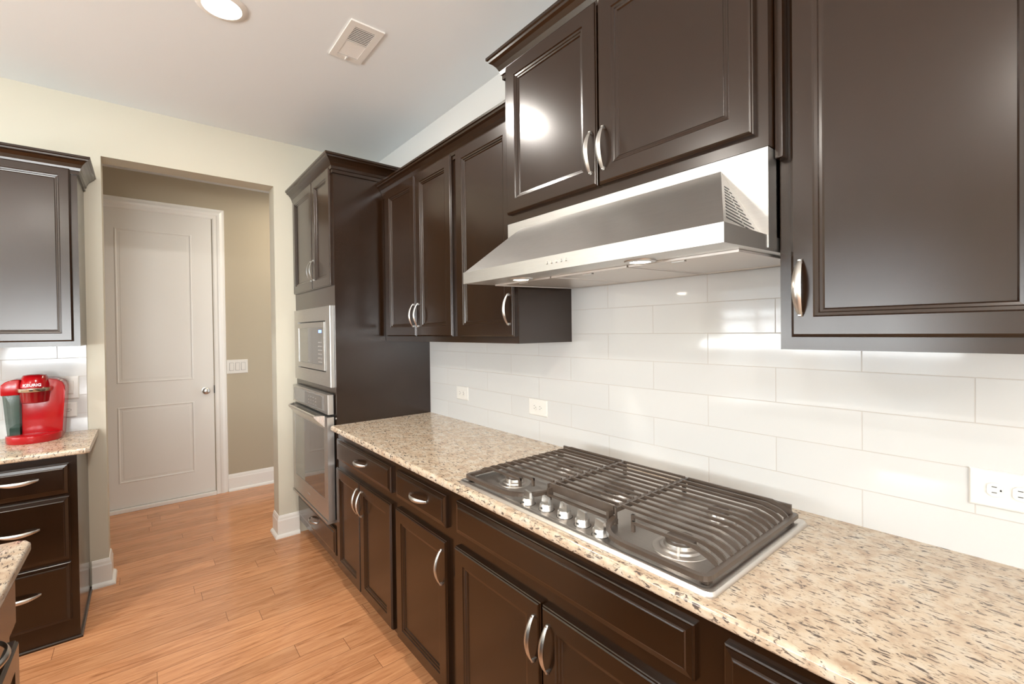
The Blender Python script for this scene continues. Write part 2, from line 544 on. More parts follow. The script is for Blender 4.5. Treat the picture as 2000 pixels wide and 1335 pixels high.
# baseboards with shoe moulding
BASEP = [(0, 0), (.013, 0), (.013, .118), (.010, .126), (.008, .140), (.004, .152), (0, .154)]
SHOEP = [(.013, 0), (.030, 0), (.030, .008), (.026, .017), (.018, .023), (.013, .024)]
def baseboard(name, path, shoe=True):
    bm = nb(); sweep(bm, path, BASEP)
    if shoe: sweep(bm, path, SHOEP)
    struct(name, bm, TRIM)
baseboard('baseboard_far_left', [(-1.731, YW), (OXL, YW), (OXL, 1.005)][::1])
baseboard('baseboard_far_right', [(OXR, 1.005), (OXR, YW), (-0.616, YW)])
baseboard('baseboard_hall', [(-0.890, YD), (0.65, YD)])

# hall door, casing, threshold
CAS = [(0, 0), (.012, 0), (.016, .010), (.016, .030), (.020, .040), (.022, .055), (.014, .075), (.014, .090), (0, .095)]
bm = nb()
xo, xi, zt = -0.887, -0.982, 2.585       # right outer / inner edge, outer top
xL = -1.895
def cas_ring(x_in, z_in, sx):
    out = []
    for o, a in CAS: out.append((x_in, z_in, o, a, sx))
    return out
rings = []
for (px, pz, dx, dz) in ((xi, 0, 1, 0), (xi, zt - .095, 1, 1), (xL + .095, zt - .095, -1, 1), (xL + .095, 0, -1, 0)):
    rings.append([(px + dx * a, YD - o, pz + dz * a) for o, a in CAS])
loft(bm, rings)
struct('trim_1', bm, TRIM, smooth=False)
bm = nb()
dx0, dx1 = -1.797, -0.989
box(bm, HAL, dx0, dx1, 0.035, 2.492, 0.0, 0.004)
def door_panel_hole(bm):
    # slab built as strips around two moulded panels
    pl, pr = -1.655, -1.137
    zs = [(0.235, 0.860), (1.055, 2.330)]
    w = 0.006
    def strip(u0, u1, v0, v1): box(bm, HAL, u0, u1, v0, v1, 0.0, w)
    strip(dx0, pl, 0.035, 2.492); strip(pr, dx1, 0.035, 2.492)
    strip(pl, pr, 0.035, zs[0][0]); strip(pl, pr, zs[0][1], zs[1][0]); strip(pl, pr, zs[1][1], 2.492)
    for v0, v1 in zs:
        prof = [(0, w), (.006, w + .003), (.012, w + .002), (.020, w - .0055), (.026, w - .0055), (.034, w - .001), (.036, w - .001)]
        rings = [[HAL(pl + i, v0 + i, ww), HAL(pr - i, v0 + i, ww), HAL(pr - i, v1 - i, ww), HAL(pl + i, v1 - i, ww)] for i, ww in prof]
        loft(bm, rings, False, True)
door_panel_hole(bm)
D = struct('door_1', bm, DOORP)
bm = nb()
lathe(bm, (-1.052, YD - .006, 0.948), [(.030, 0), (.030, .004), (.012, .008), (.011, .030), (.022, .038), (.029, .050), (.028, .060), (.018, .068), (.004, .070)], 28, 'y')
obj('door_knob', bm, NICK, D, True)
struct('trim_2', box(nb(), WLD, -1.86, -0.984, YD - .035, YD, 0, 0.032, .004), TRIM)
# latch plate on casing edge
bxo('strike_plate', HAL, (-0.990, -0.983, 0.92, 0.99, .004, .0165), BLACK, D)

# three-gang switch on the hall wall
def plate(name, fr, u0, u1, v0, v1, w0, label, cat):
    c = fr((u0 + u1) / 2, (v0 + v1) / 2, w0)
    t = thing(name, label, cat, c)
    prof = [(0, w0), (0, w0 + .003), (.003, w0 + .0055), (.006, w0 + .006)]
    obj('cover_plate', rect_loft(nb(), fr, u0, u1, v0, v1, prof), PLATE, t)
    return t
t = plate('light_switch', HAL, -0.886, -0.716, 1.085, 1.212, 0.0, 'white three-gang rocker light switch on the hallway wall beside the door casing', 'switch')
for i in range(3):
    u = -0.848 + i * 0.047
    bm = nb(); box(bm, HAL, u - .018, u + .018, 1.112, 1.185, .0055, .0062); obj('rocker_surround', bm, GREYMK, t)
    bm = nb(); box(bm, HAL, u - .015, u + .015, 1.115, 1.182, .006, .010, .001); obj('rocker', bm, PLATE, t)

def duplex(t, fr, u, v, w0, horizontal=True, size=1.0):
    """two outlet faces in a row, each with slots"""
    for s in (-1, 1):
        cu, cv = (u + s * .0195 * size, v) if horizontal else (u, v + s * .0195 * size)
        bm = nb(); r = .0155 * size
        pts = []
        for i in range(24):
            a = 2 * math.pi * i / 24
            x, y = math.cos(a) * r, math.sin(a) * r
            if horizontal: x = max(-r * .82, min(r * .82, x))
            else: y = max(-r * .82, min(r * .82, y))
            pts.append((cu + x, cv + y))
        prism(bm, fr, pts, w0 + .0055, w0 + .0085)
        f = obj('receptacle', bm, PLATE, t)
        bm = nb()
        if horizontal:
            box(bm, fr, cu - .005, cu + .003, cv + .0055, cv + .0072, w0 + .008, w0 + .0088)
            box(bm, fr, cu - .005, cu + .003, cv - .0072, cv - .0055, w0 + .008, w0 + .0088)
            box(bm, fr, cu + .0075, cu + .0105, cv - .002, cv + .002, w0 + .008, w0 + .0088)
        else:
            box(bm, fr, cu - .0072, cu - .0055, cv - .003, cv + .005, w0 + .008, w0 + .0088)
            box(bm, fr, cu + .0055, cu + .0072, cv - .003, cv + .005, w0 + .008, w0 + .0088)
            box(bm, fr, cu - .002, cu + .002, cv - .0105, cv - .0075, w0 + .008, w0 + .0088)
        obj('slot', bm, BLACK, f)

t = plate('wall_outlet', RUN, 0.330, 0.452, 1.040, 1.120, 0.0, 'white horizontal safety outlet on the backsplash nearest the tall oven cabinet', 'outlet')
bxo('receptacle', RUN, (.358, .424, 1.062, 1.098, .0055, .009), PLATE, t, .001)
for s in (-1, 1):
    bm = nb(); cu = .391 + s * .019
    box(bm, RUN, cu - .004, cu + .003, 1.086, 1.088, .0085, .0096); box(bm, RUN, cu - .004, cu + .003, 1.072, 1.074, .0085, .0096)
    box(bm, RUN, cu + .006, cu + .009, 1.078, 1.082, .0085, .0096)
    obj('slot', bm, BLACK, t)
t = plate('wall_outlet', RUN, 0.988, 1.118, 1.036, 1.116, 0.0, 'white horizontal duplex outlet on the backsplash just left of the cooktop', 'outlet')
duplex(t, RUN, 1.053, 1.076, 0.0)
t = plate('wall_outlet', RUN, 2.512, 2.636, 1.036, 1.120, 0.0, 'large white horizontal duplex outlet at the right end of the backsplash', 'outlet')
duplex(t, RUN, 2.573, 1.078, 0.0)
t = plate('wall_outlet', FAR, -1.905, -1.777, 0.996, 1.077, 0.008, 'white outlet low on the tile behind the red coffee maker', 'outlet')
duplex(t, FAR, -1.830, 1.036, 0.008)
t = plate('wall_switch', FAR, -1.890, -1.767, 1.098, 1.226, 0.008, 'white rocker switch plate on the tile above the outlet behind the coffee maker', 'switch')
for u in (-1.852, -1.805):
    bxo('rocker', FAR, (u - .016, u + .016, 1.128, 1.196, .0135, .0185), PLATE, t, .001)

# ceiling vent
t = thing('ceiling_vent', 'white rectangular air vent with louvred slats in the ceiling', 'vent', (-0.68, -0.558, ZC))
VX0, VX1, VY0, VY1 = -0.757, -0.603, -0.708, -0.404
CEF = Fr((0, 0, ZC), (1, 0, 0), (0, 1, 0), (0, 0, -1))
bm = nb()
for a in ((VX0, VX1, VY0, VY0 + .035), (VX0, VX1, VY1 - .035, VY1), (VX0, VX0 + .03, VY0 + .035, VY1 - .035), (VX1 - .03, VX1, VY0 + .035, VY1 - .035), (VX0 + .03, VX1 - .03, -.560, -.552)):
    box(bm, CEF, *a, 0, .007)
obj('vent_frame', bm, TRIM, t)
bxo('vent_backing', CEF, (VX0 + .03, VX1 - .03, VY0 + .035, VY1 - .035, 0, .0008), BLACK, t)
for half, (y0, y1, tilt) in enumerate(((VY0 + .037, -.562, -1), (-.550, VY1 - .037, 1))):
    n = 9
    for i in range(n):
        yc = y0 + (i + .5) * (y1 - y0) / n
        bm = nb()
        if tilt < 0: pts = [(yc - .0028, .0052), (yc + .0028, .0052), (yc + .0028, .0064), (yc - .0028, .0064)]
        else: pts = [(yc - .0040, .0030), (yc + .0030, .0058), (yc + .0034, .0066), (yc - .0036, .0038)]
        loft(bm, [[CEF(VX0 + .03, y, w) for y, w in pts], [CEF(VX1 - .03, y, w) for y, w in pts]])
        obj('vent_slat', bm, TRIM, t)
bxo('vent_lever', CEF, (-.684, -.678, VY1 - .034, VY1 - .010, .006, .014), TRIM, t)

# recessed ceiling lights
can0 = None
CAN_L = ['round recessed ceiling light above the aisle beside the vent'] + ['unseen round recessed ceiling light added behind the viewer'] * 5
for i, (x, y) in enumerate(CANS[:1]):
    t = thing('recessed_light', CAN_L[i], 'ceiling light', (x, y, ZC))
    bm = nb()
    lathe(bm, (x, y, ZC), [(.070, -.002), (.072, -.008), (.090, -.006), (.096, -.001), (.096, 0), (.070, 0)], 48, cap=False)
    obj('trim_ring', bm, TRIM, t, True)
    bm = nb(); cyl(bm, (x, y, ZC - .006), .070, .070, .005, 40); obj('lens', bm, LAMPE, t)
for i, (x, y) in enumerate(CANS[1:]):
    t = thing('recessed_light', 'unseen round recessed ceiling light added behind the viewer', 'ceiling light', (x, y, ZC), 'added recessed lights behind the viewer')
    bm = nb()
    lathe(bm, (x, y, ZC), [(.070, -.002), (.072, -.008), (.090, -.006), (.096, -.001), (.096, 0), (.070, 0)], 48, cap=False)
    obj('trim_ring', bm, TRIM, t, True)
    bm = nb(); cyl(bm, (x, y, ZC - .006), .070, .070, .005, 40); obj('lens', bm, LAMPE, t)

# ------------------------------------------------------------------ right-hand base cabinets
BW = 0.612
def base_body(t, u0, u1):
    bm = nb()
    box(bm, RUN, u0, u1, 0.095, 0.883, 0.0, BW)
    box(bm, RUN, u0, u1, 0.0, 0.095, 0.0, 0.553)
    obj('body', bm, WOOD, t)

t = thing('base_cabinet', 'dark brown base cabinet with one drawer over two doors, beside the wall oven', 'cabinet', (-.3, -.39, 0))
base_body(t, 0.004, 0.774)
d = drawer_front(RUN, .022, .745, .722, .842, BW, t); pull(RUN, .395, .782, BW + .019, d, vertical=False)
d = panel_door(RUN, .018, .372, .105, .676, BW, t); pull(RUN, .348, .575, BW + .019, d)
d = panel_door(RUN, .378, .750, .105, .676, BW, t); pull(RUN, .404, .575, BW + .019, d)
t = thing('base_cabinet', 'narrow dark brown base cabinet with one drawer over one door, left of the cooktop', 'cabinet', (-.3, -1.01, 0))
base_body(t, 0.774, 1.262)
d = drawer_front(RUN, .803, 1.220, .722, .842, BW, t); pull(RUN, 1.020, .782, BW + .019, d, vertical=False)
d = panel_door(RUN, .800, 1.225, .105, .676, BW, t); pull(RUN, 1.195, .572, BW + .019, d)
t = thing('base_cabinet', 'wide dark brown base cabinet with a long false front, under the cooktop', 'cabinet', (-.3, -1.73, 0))
base_body(t, 1.262, 2.208)
drawer_front(RUN, 1.290, 2.180, .730, .846, BW, t, 'false_front')
d = panel_door(RUN, 1.284, 1.727, .105, .682, BW, t); pull(RUN, 1.702, .572, BW + .019, d)
d = panel_door(RUN, 1.735, 2.182, .105, .682, BW, t); pull(RUN, 1.760, .572, BW + .019, d)
t = thing('base_cabinet', 'dark brown base cabinet at the lower right corner, right of the cooktop cabinet', 'cabinet', (-.3, -2.9, 0))
base_body(t, 2.208, 3.58)
drawer_front(RUN, 2.240, 2.700, .722, .842, BW, t)
panel_door(RUN, 2.240, 2.700, .105, .676, BW, t)
drawer_front(RUN, 2.740, 3.200, .722, .842, BW, t)
panel_door(RUN, 2.740, 3.200, .105, .676, BW, t)

bm = nb(); box(bm, WLD, -0.651, 0.0, -3.6, -0.001, 0.884, 0.914)
es = [e for e in bm.edges if all(v.co.x < -.65 for v in e.verts) and abs(e.verts[0].co.z - e.verts[1].co.z) < 1e-5]
bmesh.ops.bevel(bm, geom=es, offset=.011, segments=5, profile=.5, affect='EDGES')
tag(obj('countertop', bm, GRAN, None, True), 'long speckled cream granite countertop running under the cooktop along the tiled wall', 'countertop')

# ------------------------------------------------------------------ tall oven cabinet
TW = 0.615
t = thing('oven_cabinet', 'tall dark brown cabinet holding the microwave and wall oven', 'cabinet', (-.3, .43, 0))
bm = nb()
ztop = 2.425
for a in ((-0.856, -0.838, .095, ztop, 0.0, .575), (-.018, 0.0, .095, ztop, 0.0, .575), (-.838, -.018, .095, ztop, 0.0, .015),
          (-.838, -.018, .095, .113, .015, .575), (-.838, -.018, .310, .328, .015, .575), (-.838, -.018, 1.100, 1.118, .015, .575),
          (-.838, -.018, 1.640, 1.658, .015, .575), (-.838, -.018, ztop - .018, ztop, .015, .575)):
    box(bm, RUN, *a)                                          # carcass panels
for a in ((-0.856, -0.795, .095, ztop), (-.040, 0.0, .095, ztop), (-.795, -.040, .095, .155), (-.795, -.040, .300, .365), (-.795, -.040, 1.085, 1.135), (-.795, -.040, 1.605, 1.735), (-.795, -.040, 2.405, ztop)):
    box(bm, RUN, a[0], a[1], a[2], a[3], .575, TW)
box(bm, RUN, -0.856, 0.0, 0.0, 0.095, 0.0, 0.553)
obj('body', bm, WOOD, t)
d = panel_door(RUN, -.830, -.368, 1.727, 2.410, TW, t); pull(RUN, -.395, 1.845, TW + .019, d)
d = panel_door(RUN, -.362, -.022, 1.727, 2.410, TW, t); pull(RUN, -.335, 1.845, TW + .019, d)
d = drawer_front(RUN, -.810, -.012, .150, .302, TW, t); pull(RUN, -.411, .235, TW + .019, d, vertical=False)
crown([(-TW, .856), (-TW, 0.0), (-.003, 0.0)], ztop - .022, t, 1.1)

# microwave with trim kit
t = thing('microwave', 'built-in stainless steel microwave with trim frame, above the wall oven', 'microwave', (-.61, .38, 1.13))
MW = TW + .001
u0, u1, v0, v1 = -.800, -.022, 1.130, 1.608
bm = nb()
rings = [[RUN(a, b, w) for a, b in ((u0 + i, v0 + i), (u1 - i, v0 + i), (u1 - i, v1 - i), (u0 + i, v1 - i))] for i, w in ((0, MW), (0, MW + .020), (.002, MW + .024), (.085, MW + .024), (.086, MW + .008))]
loft(bm, rings, True, False)
obj('trim_frame', bm, STEEL, t)
bxo('recess', RUN, (u0 + .084, u1 - .084, v0 + .084, v1 - .084, .580, MW + .008), BLACK, t)
a0, a1, b0, b1 = u0 + .093, u1 - .093, v0 + .093, v1 - .093
bm = nb()
for a in ((a0, a1, b0, b0 + .032), (a0, a1, b1 - .032, b1), (a0, a0 + .03, b0 + .032, b1 - .032), (a1 - .03, a1, b0 + .032, b1 - .032)):
    box(bm, RUN, *a, MW + .006, MW + .030)
obj('door_frame', bm, STEEL, t)
bxo('window_glass', RUN, (a0 + .03, a1 - .150, b0 + .032, b1 - .032, MW + .008, MW + .026), DGLASS, t)
kp = bxo('control_panel', RUN, (a1 - .150, a1 - .03, b0 + .032, b1 - .032, MW + .008, MW + .027), DGLASS, t)
bxo('clock_display', RUN, (a1 - .115, a1 - .055, b1 - .065, b1 - .048, MW + .027, MW + .0275), BLUEE, kp)
bm = nb()
for r in range(6):
    for c in range(3):
        box(bm, RUN, a1 - .125 + c * .028, a1 - .107 + c * .028, b0 + .045 + r * .024, b0 + .052 + r * .024, MW + .027, MW + .0275)
obj('keypad', bm, GREYMK, kp)
bxo('maker_mark', RUN, (-.47, -.43, b0 + .042, b0 + .048, MW + .026, MW + .0264), GREYMK, t)

# wall oven
t = thing('built_in_oven', 'built-in stainless steel wall oven below the microwave in the tall cabinet', 'oven', (-.61, .38, .36))
u0, u1 = -.802, -.038
OW = TW + .001
bxo('oven_box', RUN, (u0 + .012, u1 - .006, .345, 1.092, .580, OW + .006), BLACK, t)
cp = bxo('control_panel', RUN, (u0, u1 + .008, .972, 1.088, OW + .006, OW + .040), STEEL, t, .002)
bxo('glass_panel', RUN, (u0 + .03, u1 - .060, .986, 1.074, OW + .040, OW + .041), GREYP, cp)
bxo('display', RUN, (u0 + .30, u1 - .10, .992, 1.068, OW + .041, OW + .0416), DGLASS, cp)
for c in range(4):
    bm = nb()
    for r in range(3):
        box(bm, RUN, -.42 + c * .05, -.40 + c * .05, 1.002 + r * .02, 1.006 + r * .02, OW + .0416, OW + .0419)
    obj('button_marks', bm, GREYMK, cp)
bm = nb()
for a in ((u0, u1 + .014, .355, .468), (u0, u1 + .014, .885, .958), (u0, u0 + .062, .468, .885), (u1 - .052, u1 + .014, .468, .885)):
    box(bm, RUN, *a, OW + .008, OW + .046)
dr = obj('oven_door', bm, STEEL, t)
bxo('door_glass', RUN, (u0 + .062, u1 - .052, .468, .885, OW + .010, OW + .044), DGLASS, dr)
bm = nb()                                   # wedge handle: blade that leans out over the door top
pts = [(.905, OW + .044), (.962, OW + .085), (.958, OW + .092), (.948, OW + .092), (.895, OW + .050)]
loft(bm, [[RUN(u0 + .05, v, OW + .046) for v, w in pts]] + [[RUN(u, v, w) for v, w in pts] for u in (u0 + .085, u1 - .085)] + [[RUN(u1 - .035, v, OW + .046) for v, w in pts]])
obj('door_handle', bm, STEEL_X, dr)
bxo('vent_lip', RUN, (u0, u1 + .010, .338, .352, OW, OW + .052), STEEL, t)
bxo('maker_mark', RUN, (-.47, -.40, .405, .413, OW + .046, OW + .0463), GREYMK, dr)
bm = nb(); cyl(bm, RUN(u1 + .028, .950, OW + .002), .006, .006, .006, 12, 'x'); 
obj('hinge_screw', bm, NICK, t)

# ------------------------------------------------------------------ upper cabinets, right wall
UW = 0.307
t = thing('wall_cabinet', 'dark brown two-door upper cabinet next to the tall oven cabinet', 'cabinet', (-.15, -.41, 1.395))
bxo('body', RUN, (0.003, .822, 1.395, 2.318, 0, UW), WOOD, t)
d = panel_door(RUN, .058, .432, 1.424, 2.300, UW, t); pull(RUN, .410, 1.538, UW + .019, d, .13)
d = panel_door(RUN, .438, .802, 1.424, 2.300, UW, t); pull(RUN, .462, 1.538, UW + .019, d, .13)
crown([(-UW, -.003), (-UW, -.822)], 2.296, t)
t = thing('wall_cabinet', 'dark brown single-door upper cabinet directly left of the range hood', 'cabinet', (-.15, -1.05, 1.395))
bxo('body', RUN, (.822, 1.276, 1.395, 2.318, 0, UW), WOOD, t)
d = panel_door(RUN, .845, 1.262, 1.424, 2.300, UW, t); pull(RUN, 1.234, 1.534, UW + .019, d, .13)
crown([(-UW, -.822), (-UW, -1.276)], 2.296, t)

HW = 0.366
t = thing('hood_cabinet', 'large dark brown two-door upper cabinet mounted above the range hood', 'cabinet', (-.18, -1.75, 1.862))
bxo('body', RUN, (1.278, 2.227, 1.862, 2.475, 0, HW), WOOD, t)
d = panel_door(RUN, 1.300, 1.743, 1.893, 2.460, HW, t); pull(RUN, 1.722, 1.998, HW + .019, d)
d = panel_door(RUN, 1.750, 2.200, 1.893, 2.460, HW, t); pull(RUN, 1.772, 1.998, HW + .019, d)
crown([(-.003, -1.278), (-HW, -1.278), (-HW, -2.227), (-.003, -2.227)], 2.455, t)
bxo('scribe_strip', RUN, (2.229, 2.246, 1.838, 2.60, UW, UW + .030), WOOD, t, .002)

t = thing('wall_cabinet', 'large dark brown upper cabinet door nearest the viewer, right of the range hood', 'cabinet', (-.15, -2.45, 1.395))
bxo('body', RUN, (2.229, 2.690, 1.395, 2.60, 0, UW), WOOD, t)
d = panel_door(RUN, 2.256, 2.664, 1.424, 2.58, UW, t, st=.045); pull(RUN, 2.277, 1.535, UW + .019, d, .13)

# ------------------------------------------------------------------ range hood
t = thing('range_hood', 'stainless steel under-cabinet range hood above the cooktop', 'range hood', (-.3, -1.752, 1.62))
hu0, hu1 = 1.284, 2.224
bxo('back_panel', RUN, (hu0, hu1 + .002, 1.630, 1.8605, .320, HW), STEEL, t)
bm = nb()
# shell: lip box with slightly falling underside + hipped body
loft(bm, [[RUN(hu0, 1.659, .577), RUN(hu1, 1.659, .577), RUN(hu1, 1.659, .010), RUN(hu0, 1.659, .010)],
          [RUN(hu0, 1.618, .577), RUN(hu1, 1.618, .577), RUN(hu1, 1.632, .010), RUN(hu0, 1.632, .010)]])
obj('lip', bm, STEEL, t)
bxo('motor_box', RUN, (hu0 + .01, hu1 - .006, 1.659, 1.8605, .010, .322), STEEL_X, t)
bm = nb()
A = [RUN(hu0 + .002, 1.659, .574), RUN(hu1 - .002, 1.659, .574), RUN(hu1 + .0, 1.636, HW), RUN(hu0, 1.636, HW)]
T = [RUN(1.361, 1.833, HW + .0), RUN(2.118, 1.833, HW + .0)]
va = [bm.verts.new(p) for p in A]; vt = [bm.verts.new(p) for p in T]
bm.faces.new((va[0], va[1], vt[1], vt[0])); bm.faces.new((va[1], va[2], vt[1])); bm.faces.new((va[3], va[0], vt[0]))
bm.faces.new((va[3], vt[0], vt[1], va[2])); bm.faces.new(va[::-1])
obj('canopy', bm, STEEL, t)
# louvre slots on the sloping right cheek
P0, P1, P2 = A[1], A[2], T[1]
nrm = (P1 - P0).cross(P2 - P0).normalized()
if nrm.y > 0: nrm = -nrm
def cheek(s, h):        # s along the base 0..1, h 0..1 towards the apex
    return P0.lerp(P1, s) * (1 - h) + P2 * h
def slot_strip(bm, ca, cb, hh):
    up = (P2 - (P0 + P1) / 2).normalized() * hh
    pts = [ca, cb, cb + up, ca + up]
    loft(bm, [[p + nrm * .0002 for p in pts], [p + nrm * .0009 for p in pts]])
bm = nb()
L0 = (P1 - P0).length
for i in range(13):
    h = .10 + i * .058
    w = 1 - h                       # remaining width fraction
    Ba, Bb = P0 * (1 - h) + P2 * h, P1 * (1 - h) + P2 * h
    dirv = (Bb - Ba); ln = dirv.length
    if ln < .03: continue
    dirv.normalize()
    s0, s1 = .014, ln - .030
    if i >= 13 or s1 - s0 < .012: continue
    mid = s0 + (s1 - s0) * .58
    if i < 10:
        slot_strip(bm, Ba + dirv * s0, Ba + dirv * (mid - .004), .0042)
        slot_strip(bm, Ba + dirv * (mid + .004), Ba + dirv * s1, .0042)
    else:
        slot_strip(bm, Ba + dirv * s0, Ba + dirv * s1, .0042)
obj('louvre_slots', bm, BLACK, t)
# buttons
for i in range(5):
    bm = nb(); y = 1.718 + i * .0185
    cyl(bm, RUN(y, 1.640, .577), .0045, .0045, -.004, 14, 'x'); obj('button', bm, NICK, t)
# underside filters and lights
def under(w): return 1.618 + (0.577 - w) / .567 * .014
for i in range(3):
    a, b = hu0 + .03 + i * .297, hu0 + .03 + (i + 1) * .297 - .006
    bm = nb()
    rings = []
    for z, ins in ((-.0005, 0), (-.006, 0), (-.006, .006), (-.004, .008)):
        rings.append([RUN(a + ins, under(.04 + ins) + z, .040 + ins), RUN(b - ins, under(.04 + ins) + z, .040 + ins), RUN(b - ins, under(.455 - ins) + z, .455 - ins), RUN(a + ins, under(.455 - ins) + z, .455 - ins)])
    loft(bm, rings)
    f = obj('grease_filter', bm, FILT, t)
    bm = nb()
    box(bm, RUN, (a + b) / 2 - .030, (a + b) / 2 + .005, under(.43) - .008, under(.43) - .0035, .425, .435)
    obj('filter_latch', bm, STEEL, f)
for u in (1.516, 1.977):
    bm = nb(); zc = under(.5)
    lathe(bm, (-.502, -u, zc), [(.026, -.0045), (.028, -.006), (.038, -.004), (.040, 0), (.026, 0)], 32, cap=False); obj('lamp_bezel', bm, STEEL, t, True)
    bm = nb(); cyl(bm, (-.502, -u, zc - .004), .0265, .0265, .003, 28); obj('lamp_lens', bm, HOODE, t)
    area('hood_lamp_light', (-.502, -u, zc - .008), (0, 0, -1), .045, .045, 0.40, (1.0, .90, .76), 'DISK')

# ------------------------------------------------------------------ cooktop
t = thing('cooktop', 'stainless steel five-burner gas cooktop with brown cast-iron grates set in the granite', 'cooktop', (-.36, -1.762, .914))
cx0, cx1, cy0, cy1 = -.626, -.093, 1.305, 2.219
def rrect(u0, u1, v0, v1, r, z, n=6):
    pts = []
    for cxx, cyy, a0 in ((u1 - r, v1 - r, 0), (u0 + r, v1 - r, 90), (u0 + r, v0 + r, 180), (u1 - r, v0 + r, 270)):
        for i in range(n + 1):
            a = math.radians(a0 + 90 * i / n)
            pts.append((cxx + r * math.cos(a), cyy + r * math.sin(a), z))
    return pts
bm = nb()
Y0, Y1 = -cy1, -cy0
loft(bm, [rrect(cx0, cx1, Y0, Y1, .018, .9142), rrect(cx0, cx1, Y0, Y1, .018, .918), rrect(cx0 + .004, cx1 - .004, Y0 + .004, Y1 - .004, .016, .9245),
          rrect(cx0 + .012, cx1 - .012, Y0 + .012, Y1 - .012, .012, .9265), rrect(cx0 + .020, cx1 - .020, Y0 + .020, Y1 - .020, .010, .9245), rrect(cx0 + .030, cx1 - .030, Y0 + .030, Y1 - .030, .010, .920)])
obj('tray', bm, COOK, t, True)
def burner(x, y, r):
    bm = nb()
    lathe(bm, (x, y, .920), [(r * 1.75, 0), (r * 1.72, .0015), (r * 1.45, .0005), (r * 1.30, .003), (r * 1.25, .008), (r * 1.06, .010), (r * 1.0, .018), (r * .9, .018)], 40)
    b = obj('burner', bm, COOK, t, True)
    bm = nb()
    lathe(bm, (x, y, .938), [(r * .93, 0), (r * .95, .003), (r * .90, .008), (r * .3, .009), (.001, .009)], 40, cap=True)
    obj('burner_cap', bm, IRON, b, True)
    bm = nb(); cyl(bm, (x - r * 1.15, y - r * .5, .922), .003, .003, .020, 10)
    obj('igniter', bm, TRIM, b)
for x, y, r in ((-.485, -2.072, .038), (-.250, -2.050, .030), (-.485, -1.452, .032), (-.250, -1.474, .036), (-.315, -1.762, .050)):
    burner(x, y, r)
# knobs
for i in range(5):
    y = -1.622 - i * .070
    x = -.562 - .014 * ((i - 2) / 2) ** 2
    bm = nb()
    lathe(bm, (x, y, .9195), [(.0205, 0), (.0215, .001), (.0200, .003), (.0193, .017), (.0175, .0195), (.006, .020)], 36)
    kb = obj('knob', bm, KNOB, t, True)
    ang = math.radians(78)          # grip blade, seen across by the viewer
    dv, pv = Vector((math.cos(ang), math.sin(ang), 0)), Vector((-math.sin(ang), math.cos(ang), 0))
    KF = Fr((x, y, .9195), dv, (0, 0, 1), pv)
    bm = nb()
    pts = [(-.0185, .016), (.0185, .016), (.0165, .036), (.015, .038), (-.015, .038), (-.0165, .036)]
    loft(bm, [[KF(u, v, -.0055 + (v - .016) * .09) for u, v in pts], [KF(u, v, .0055 - (v - .016) * .09) for u, v in pts]])
    obj('knob_grip', bm, KNOB, kb)
    bm = nb(); box(bm, WLD, x - .0208, x - .0198, y - .004, y + .0035, .926, .931); obj('knob_mark', bm, BLACK, kb)
    bm = nb(); lathe(bm, (x, y, .9195), [(.0235, 0), (.0235, .0008), (.020, .0012)], 32); obj('knob_collar', bm, BLACK, kb)
# grates
def rail(bm, path, z0, z1, hw, closed=False):
    sweep(bm, path, [(-hw, z0), (hw, z0), (hw, z1), (-hw, z1)], closed)
ZT = .970
XF, XB = -.606, -.122
def fin(bm, x, ya, yb, zt=ZT, hook_out=True, hw=.0026):
    """bar along y from ya (seam end) to yb (outer end); outer end sweeps down into the rail"""
    s = 1 if yb > ya else -1
    top, bot = [], []
    top.append((ya, zt)); bot.append((ya, zt - .0075))
    top.append((yb - s * .055, zt)); bot.append((yb - s * .085, zt - .0075))
    R = .030
    for i in range(1, 9):
        a = math.pi / 2 * i / 8
        top.append((yb - s * .055 + s * .052 * math.sin(a), zt - .003 - (R - .003) * (1 - math.cos(a)) if i else zt))
    for i in range(1, 5):
        f = i / 4
        bot.append((yb - s * .085 + s * .075 * f, zt - .0075 - .0225 * f * f))
    poly = top + bot[::-1]
    loft(bm, [[(x - hw, y, z) for y, z in poly], [(x + hw, y, z) for y, z in poly]])
def arc(p0, p1, c, n=6):
    return [((1 - k / n) ** 2 * p0[0] + 2 * (1 - k / n) * k / n * c[0] + (k / n) ** 2 * p1[0], (1 - k / n) ** 2 * p0[1] + 2 * (1 - k / n) * k / n * c[1] + (k / n) ** 2 * p1[1]) for k in range(n + 1)]
NB = 13
xs = [XB - i * (XB + .560) / (NB - 1) * 1 for i in range(NB)]
xs = [-.128 - i * .0345 for i in range(NB)]        # -.128 ... -.542
